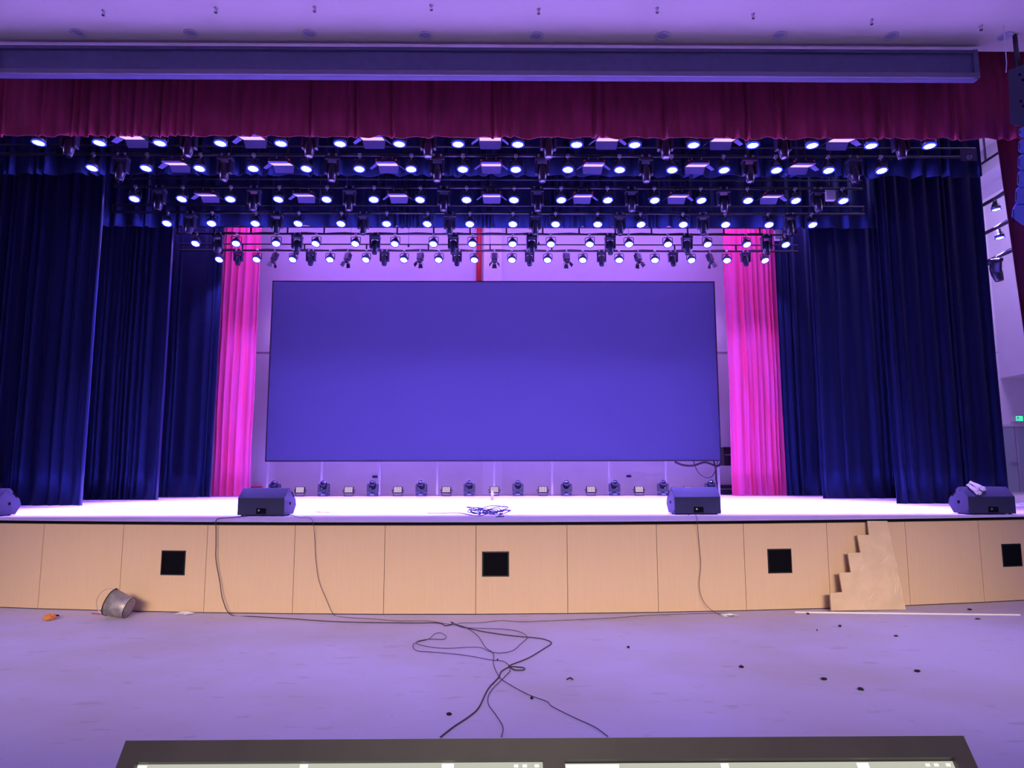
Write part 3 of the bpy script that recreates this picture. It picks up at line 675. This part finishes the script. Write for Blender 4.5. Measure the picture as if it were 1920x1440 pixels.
hang(c1, .0055, 'speaker_cable', 'thick dark cable from left monitor down across hall floor to console')
c2 = [dk(545, 966), dk(562, 971), dk(575, 970), lip(586)]+[face(590, 1010, .03), face(592, 1050, .03), face(598, 1090, .04), face(612, 1125, .05), fz(626, 1153), fz(650, 1158), fz(700, 1161), fz(750, 1165), fz(800, 1165), fz(835, 1170), fz(870, 1176), fz(895, 1192), fz(910, 1214), fz(925, 1226), fz(925, 1245), fz(935, 1268), fz(950, 1281), fz(990, 1303), fz(1025, 1316), fz(1036, 1326), fz(1080, 1348), fz(1115, 1364), fz(1140, 1382)]
hang([p + Vector((0, 0, .004)) for p in c2], .0032, 'microphone_cable', 'thin pale cable from left monitor running to lower right of floor')
c3 = [dk(1290, 967), dk(1302, 963), dk(1306, 970), lip(1307)]+[face(1310, 1010, .03), face(1314, 1060, .03), face(1311, 1100, .04), face(1320, 1130, .05), fz(1342, 1150), fz(1370, 1156), fz(1376, 1153), fz(1352, 1151), fz(1300, 1152), fz(1240, 1154), fz(1200, 1156), fz(1150, 1160), fz(1060, 1164), fz(980, 1167), fz(940, 1165), fz(900, 1169), fz(860, 1170), fz(870, 1178), fz(955, 1182), fz(988, 1194), fz(975, 1210), fz(960, 1222), fz(935, 1226), fz(915, 1222), fz(895, 1215), fz(830, 1217), fz(785, 1210), fz(783, 1204), fz(805, 1200), fz(832, 1200), fz(836, 1194), fz(826, 1188), fz(815, 1190), fz(803, 1200), fz(780, 1206), fz(774, 1214), fz(783, 1222), fz(810, 1224), fz(870, 1230), fz(920, 1239), fz(945, 1242), fz(957, 1256), fz(945, 1272), fz(920, 1298), fz(915, 1320), fz(930, 1343), fz(943, 1365), fz(940, 1384)]
hang([p + Vector((0, 0, .008)) for p in c3], .0032, 'signal_cable', 'thin grey cable from right monitor looping loosely in the floor centre')
# coiled cable pile on deck
rnd = random.Random(5); P = [dk(801, 962), dk(830, 962), dk(862, 962), dk(880, 965), dk(900, 967)]
c = dk(915, 965)
for i in range(46):
    a = i*.83; r = .10+.10*rnd.random(); P.append(c+Vector((r*1.5*math.cos(a)+.05*rnd.uniform(-1, 1), r*.9*math.sin(a), .01+.11*rnd.random()**1.5)))
P += [dk(935, 967), dk(945, 968), dk(930, 969)]
hang(P, .006, 'coiled_cable', 'tangled dark blue cable pile on stage edge at centre', mat('blue_cable', (.05, .05, .22), .5))
# bottle on stage
p = onz(923, 938, SH); t = thing('bottle', 'small clear white bottle standing on the bright stage floor', 'bottle', p)
MB().lathe([(.030, 0), (.034, .01), (.034, .13), (.030, .16), (.013, .19), (.013, .205)], n=18).obj('body', mat('bottle_plastic', (.85, .85, .9), .2), t); MB().lathe([(.016, .203), (.016, .225)], n=14).obj('cap', m_white, t)
# crumpled things
def crumple(name, m, loc, sx, sy, sz, seed, lb, cat, kind=None, group=None, rz=0):
    mb = MB(); n, k = 14, 9; vs = []
    for j in range(k+1):
        th = PI*j/k
        for i in range(n):
            ph = 2*PI*i/n; d = Vector((math.sin(th)*math.cos(ph), math.sin(th)*math.sin(ph), math.cos(th)))
            r = 1+.75*noise.noise(d*2.3+Vector((seed, 0, 0))); vs.append((d.x*r*sx, d.y*r*sy, max(0, (d.z*r+.8)*sz*.5)))
    fs = [(j*n+i, j*n+(i+1) % n, (j+1)*n+(i+1) % n, (j+1)*n+i) for j in range(k) for i in range(n)]
    o = mb.add(vs, fs).obj(name, m); o.location = loc; o.rotation_euler = (0, 0, rz); return tag(o, lb, cat, group)
crumple('orange_peel', m_orange, fz(92, 1163, 0), .065, .06, .075, 3, 'crumpled orange scrap on the floor left of the bucket', 'litter')
crumple('wood_sliver', m_dark, fz(103, 1156, 0), .045, .012, .02, 5, 'thin dark sliver just behind the orange scrap', 'litter', rz=.5)
crumple('crumpled_paper', m_glove, fz(346, 1152, 0), .10, .05, .035, 9, 'crumpled white paper on floor at foot of stage front', 'litter')
crumple('crumpled_wrap', m_white, dk(606, 960)-Vector((0, 0, .008)), .13, .06, .03, 12, 'crumpled clear wrap on stage right of the left monitor', 'litter')
crumple('crumpled_wrap', m_white, dk(942, 950)-Vector((0, 0, .008)), .10, .08, .05, 14, 'crumpled clear wrap on stage behind the cable pile', 'litter')
crumple('crumpled_tape', m_white, fz(1366, 1155, 0), .10, .035, .03, 15, 'crumpled pale tape on floor under right monitor cable', 'litter')
DB = [(1178, 1215, .035, 'black chip on floor right of the cable loop'), (1390, 1252, .05, 'black chip on floor, foremost at right centre'), (1720, 1260, .05, 'black chip on floor nearest the lower right corner'),
      (997, 1311, .028, 'black square chip between two cables near console'), (842, 1341, .04, 'blue black chip on floor just above console'), (933, 1239, .018, 'tiny black chip beside crossing cables'),
      (1833, 1161, .07, 'dark scrap on floor just below the long pale batten'), (1532, 1183, .018, 'tiny dark speck left of the stair shaped board foot'), (1680, 1193, .06, 'dark curled sliver on floor below the stair board'),
      (1575, 1175, .05, 'thin dark sliver under the foot of the stair board'), (1818, 1144, .05, 'dark scrap between batten and stage front at right'), (1515, 1152, .04, 'dark scrap near the left end of the long batten'),
      (1545, 1275, .05, 'thin dark splinter on open floor at right'), (1614, 1294, .05, 'lowest thin splinter on open floor at right')]
for i, (x, y, s, lb) in enumerate(DB):
    crumple('floor_chip', m_metal, fz(x, y, 0), s*.45, s*.3, .022 if s < .06 else .012, 20+i, lb, 'litter', rz=random.uniform(-1, 1), group='dark scraps on the hall floor')
# curled strips
hang([fz(1063, 1274), fz(1066, 1272), fz(1070, 1271), fz(1074, 1274)], .006, 'curled_strip', 'small curled strip on floor right of the cables', cat='litter')
# bucket lying on its side
bp = fz(209, 1163, 0); b2_ = fz(236, 1160, 0)
t = thing('metal_bucket', 'tilted galvanised bucket lying on its rim by stage front', 'bucket', (at(224, 1160, bp.y+.1).x, bp.y+.13, 0))
ax = math.radians(90+18); Mx = RY(-ax)
# open end towards the left, resting on the lower rim
Rr, Rb, Hb = .155, .118, .235
Mx = RY(math.radians(180-90-22)).inverted(); Mx = RY(math.radians(-72))
lowz = min((Mx @ Vector((r*math.cos(a), r*math.sin(a), z))).z for r, z in ((Rr, Hb), (Rb, 0)) for a in [i*PI/16 for i in range(32)])
c = Vector((.09, 0, -lowz))
MB().lathe([(Rb, 0), (Rr, Hb), (Rr-.006, Hb), (Rb-.006, .008), (.001, .008)], c, Mx, 32, cap=False).lathe([(.001, 0), (Rb, 0)], c, Mx, 32, cap=False).obj('body', m_bucket, t)
ring = [Mx @ Vector((Rr*math.cos(i*PI/16), Rr*math.sin(i*PI/16), Hb))+c for i in range(32)]
MB().tube(ring, .006, 6, closed=True).obj('rim', m_metal, t)
ring = [Mx @ Vector((Rb*math.cos(i*PI/16), Rb*math.sin(i*PI/16), .004))+c for i in range(32)]
MB().tube(ring, .005, 6, closed=True).obj('foot_ring', m_metal, t)
hp = [Mx @ Vector((Rr*1.02*math.cos(a), 0, Hb+.155*math.sin(a)))+c for a in [i*PI/14 for i in range(15)]]
hp = [Vector((p.x, p.y-.02, max(p.z, .006))) for p in hp]
MB().tube(hp, .003, 6).obj('handle', m_clamp, t)
for s in (-1, 1): MB().lathe([(.014, 0), (.014, .012)], Mx @ Vector((s*Rr, 0, Hb-.012))+c, Mx, 10).obj('ear', m_metal, t)
o = hang([fz(172, 1150), fz(190, 1151), fz(206, 1150)], .006, 'stick', 'thin reddish stick on the floor left of the bucket', m_red, 'stick')
# stair-shaped board leaning on the stage front
pb = fz(1630, 1145, 0); pf = face(1645, 976, .045); 
P0 = Vector((pb.x, pb.y, 0)); N0 = Vector((0, -(pf.z), (pf.y-pb.y))).normalized()
# follow the local direction of the curved front
al = math.asin((pb.x-OFF)/RAD); dirx = Vector((math.cos(al), math.sin(al), 0)); upv = (pf+Vector((0, 0, -.02))-P0); upv = upv-dirx*upv.dot(dirx); N0 = dirx.cross(upv).normalized()
out = [(1557, 1145), (1555, 1112), (1578, 1110), (1572, 1074), (1594, 1073), (1588, 1037), (1612, 1036), (1606, 1003), (1628, 1003), (1625, 977), (1662, 977), (1697, 1145)]
pts = [onp(x, y, P0, N0) for x, y in out]
for p in (pts[0], pts[-1]): p.z = max(p.z, .0)
zmin = min(p.z for p in pts); pts = [p-Vector((0, 0, min(zmin, 0))) for p in pts]
N1 = N0 if N0.y < 0 else -N0
t = thing('stair_template_board', 'stair shaped pale board leaning against the stage front', 'board', P0)
MB().prism([p-P0 for p in pts], (0, 0, 0), N1*.018).obj('board', m_board, t)
mb = MB(); rnd = random.Random(3)
u_ = dirx; v_ = upv.normalized()
for i in range(16):
    x, y = rnd.choice([(1672, 1040), (1678, 1070), (1665, 1060), (1610, 1055), (1684, 1100), (1625, 1130)]); p = onp(x+rnd.uniform(-9, 9), y+rnd.uniform(-14, 14), P0, N0)-P0+N1*.019
    an = rnd.uniform(.3, 1.9); d = u_*math.cos(an)+v_*math.sin(an); L = rnd.uniform(.03, .10); s_ = d.cross(N1)*.003
    mb.prism([p-d*L+s_*.2, p-s_, p+d*L, p+s_], (0, 0, 0), N1*.003)
mb.obj('film_wrinkles', m_wrap, t)
a = fz(1490, 1149, 0); b = fz(1912, 1154, 0); d = b-a
tag(MB().prism([a+Vector((0, -.012, .001)), a+Vector((0, .012, .001)), a+Vector((0, .012, .016)), a+Vector((0, -.012, .016))], (0, 0, 0), d).obj('wood_batten', mat('batten_paint', (.85, .8, .8), .5)), 'long thin pale batten lying on floor along right stage front', 'batten')
# ------------------------------------------------------------------ line array
pa = at(1925, 240, 8.9)
t = thing('line_array', 'hanging column of curved array speakers at right edge', 'speaker', (pa.x, 8.9, at(1900, 235, 8.9).z))
tz = t.location.z
xL = at(1888, 300, 8.9).x-pa.x
def S_(px, py, dy=None):
    Y = 8.9+max(0, (py-236))*.0024; p = at(px, py, Y); return Vector((p.x-pa.x, Y-8.9, p.z-tz))
# top cabinet
AX = (pa-CAM).normalized()
P = [S_(1890, 132), S_(1990, 95), S_(1990, 235), S_(1905, 236), S_(1894, 232)]
tp = MB().prism(P, (0, 0, 0), AX*.55).obj('top_cabinet', mat('cabinet_dark', (.035, .035, .09), .5), t, .01)
for (x, y) in ((1912, 140), (1918, 150), (1914, 190), (1919, 199)): MB().lathe([(.018, -.002), (.018, .004)], S_(x, y), RX(PI/2), 10).obj('bolt', m_dark, t)
ys = [236, 260, 289, 320, 352, 384, 412]
xs = [1910, 1909, 1908, 1907, 1903, 1898, 1898]
for i in range(6):
    x = xs[i]; y0, y1 = ys[i]+1.5, ys[i+1]-1.5
    if i == 5: y1 = 425
    P = [S_(x+7, y0), S_(2010, y0-4), S_(2010, y1-5), S_(x+5, y1), S_(x, y1-5), S_(x+1, y0+5)]
    if i == 5: P = [S_(x+6, 385), S_(2010, 378), S_(2010, 460), S_(1916, 421), S_(1896, 406), S_(1898, 396)]
    cb = MB().prism(P, (0, 0, 0), AX*.40).obj('array_module', m_array, t, .006)
    MB().prism([S_(x+2, y0+7), S_(x+3, y0+7), S_(x+2.5, y1-7), S_(x+1.5, y1-7)], (0, -.004, 0), (0, .01, 0)).obj('side_slot', m_dark, cb)
MB().tube([S_(1892, 128)+Vector((.03, .1, 0)), S_(1893, 110)+Vector((.03, .1, 0)), Vector((S_(1893, 100).x+.03, .1, CZ-tz))], .006, 6).obj('hanging_wire', m_white, t)
MB().tube([S_(1940, 120)+Vector((0, .3, 0)), Vector((S_(1940, 120).x, .3, CZ-tz))], .03, 8).obj('hanging_wire', m_pipe, t)
# ------------------------------------------------------------------ lighting console in the foreground
tl = math.radians(40); T0 = at(1021, 1384, .70); dn = Vector((0, -math.sin(tl), -math.cos(tl))); nr = Vector((0, -math.cos(tl), math.sin(tl)))
A = at(236, 1384, .70); B = at(1807, 1384, .70); cx = (A.x+B.x)/2; hw = (B.x-A.x)/2; zt_ = T0.z
t = thing('lighting_console', 'dark lighting desk with two lit screens at bottom of photo', 'console', (cx, .70, .78))
O = Vector((0, 0, zt_-.78))
def sp_(u, v, n=0): return O+Vector((u, 0, 0))+dn*v+nr*n
LS = .36
def loc_of(px, py): p = onp(px, py, Vector((cx, .70, zt_)), nr); q = p-Vector((cx, .70, zt_)); return q.x, q.dot(dn)
s1 = (loc_of(255, 1427)[0], loc_of(1018, 1427)[0], loc_of(600, 1427)[1]); s2 = (loc_of(1059, 1425)[0], loc_of(1792, 1425)[0], loc_of(1400, 1425)[1])
# frame
mb = MB(); th = -.006
def slab(mb, u0, u1, v0, v1, n0, n1):
    vs = [sp_(u, v, n) for u in (u0, u1) for v in (v0, v1) for n in (n0, n1)]
    mb.add(vs, [(0, 1, 3, 2), (4, 6, 7, 5), (0, 4, 5, 1), (2, 3, 7, 6), (0, 2, 6, 4), (1, 5, 7, 3)])
vb = .26
slab(mb, -hw, hw, 0, s1[2], -.028, 0); slab(mb, -hw, hw, vb, LS, -.028, 0)
slab(mb, -hw, s1[0], s1[2], vb, -.028, 0); slab(mb, s1[1], s2[0], s1[2], vb, -.028, 0); slab(mb, s2[1], hw, s1[2], vb, -.028, 0)
slab(mb, s1[0], s1[1], s1[2], vb, -.028, -.008); slab(mb, s2[0], s2[1], s1[2], vb, -.028, -.008)
mb.obj('screen_bezel', m_bezel, t)
m_scr = emis('screen_lit', (.56, .56, .47), 1.0); m_scr2 = emis('screen_marks_and_glare', (.95, .95, .88), 1.15); m_scr3 = emis('screen_blue', (.45, .62, .95), .9); m_scr4 = emis('screen_red', (.8, .4, .35), .9)
for k, (a, b, v) in enumerate((s1, s2)):
    mb = MB(); slab(mb, a, b, v, vb, -.008, -.006); sc = mb.obj('screen', m_scr, t)
    mb = MB(); slab(mb, a+.001, a+(.009 if k == 0 else .05), v+.001, v+.006, -.0065, -.0055); slab(mb, a+(b-a)*.40, a+(b-a)*.42, v+.0008, v+.006, -.0065, -.0055); slab(mb, a+(b-a)*.75, a+(b-a)*.78, v+.001, v+.006, -.0065, -.0055)  # inner two white quads paint in glare on the screen
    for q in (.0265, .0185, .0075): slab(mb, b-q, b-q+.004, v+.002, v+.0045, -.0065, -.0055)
    mb.obj('toolbar_and_glare', m_scr2, sc)
    mb = MB(); slab(mb, a+.003, b-.003, v+.0085, v+.0115, -.0065, -.0055); mb.obj('menu_strip', m_scr3, sc)
    mb = MB()
    for i in range(5):
        for j in range(4): slab(mb, a+.01+i*(b-a-.02)/5, a+.005+(i+1)*(b-a-.02)/5, v+.02+j*.04, v+.055+j*.04, -.0065, -.0055)
    mb.obj('window_tiles', m_scr3, sc)
# desk body below the screens
P = [sp_(0, LS, 0), sp_(0, LS, -.028), Vector((0, .0, .10)), Vector((0, .0, 0)), Vector((0, -.52, 0)), Vector((0, -.52, .06))]
P = [Vector((0, -.10, zt_-.78-.30)), Vector((0, .0, zt_-.78-.06)), Vector((0, 0.02, 0.0)), Vector((0, -.56, 0)), Vector((0, -.56, .07)), Vector((0, -.25, .13))]
MB().prism([sp_(0, .06, -.03), Vector((0, .03, 0.0)), Vector((0, -.60, 0)), Vector((0, -.60, .07)), sp_(0, LS, -.002)+Vector((0, -.01, 0)), sp_(0, LS, -.03)], (-hw, 0, 0), (hw, 0, 0)).obj('desk_body', m_bezel, t)
fo = sp_(0, LS, -.002)+Vector((0, -.01, 0)); fe = Vector((0, -.60, .07)); dd = fe-fo
for i in range(10):
    c = fo+dd*.55+Vector((-hw+.10+i*.075, 0, .008)); mb = MB().box(c, (.014, .022, .016)); mb.obj('fader', m_white, t)
# flight case it stands on
t = thing('flight_case', 'black flight case under the lighting desk', 'case', (cx, .42, 0))
MB().b2(-hw-.04, hw+.04, -.42, .36, .10, .775).obj('body', m_metal, t, .01)
MB().b2(-hw-.05, hw+.05, -.43, .37, .44, .47).obj('edge_strip', m_clamp, t)
for sx_ in (-1, 1):
    for sy_ in (-1, 1): MB().lathe([(.05, -.02), (.05, .02)], (sx_*(hw-.05), -.03+sy_*.3, .05), RY(PI/2), 18).b2(sx_*(hw-.05)-.03, sx_*(hw-.05)+.03, -.03+sy_*.3-.03, -.03+sy_*.3+.03, .09, .10).obj('caster', m_cable, t)
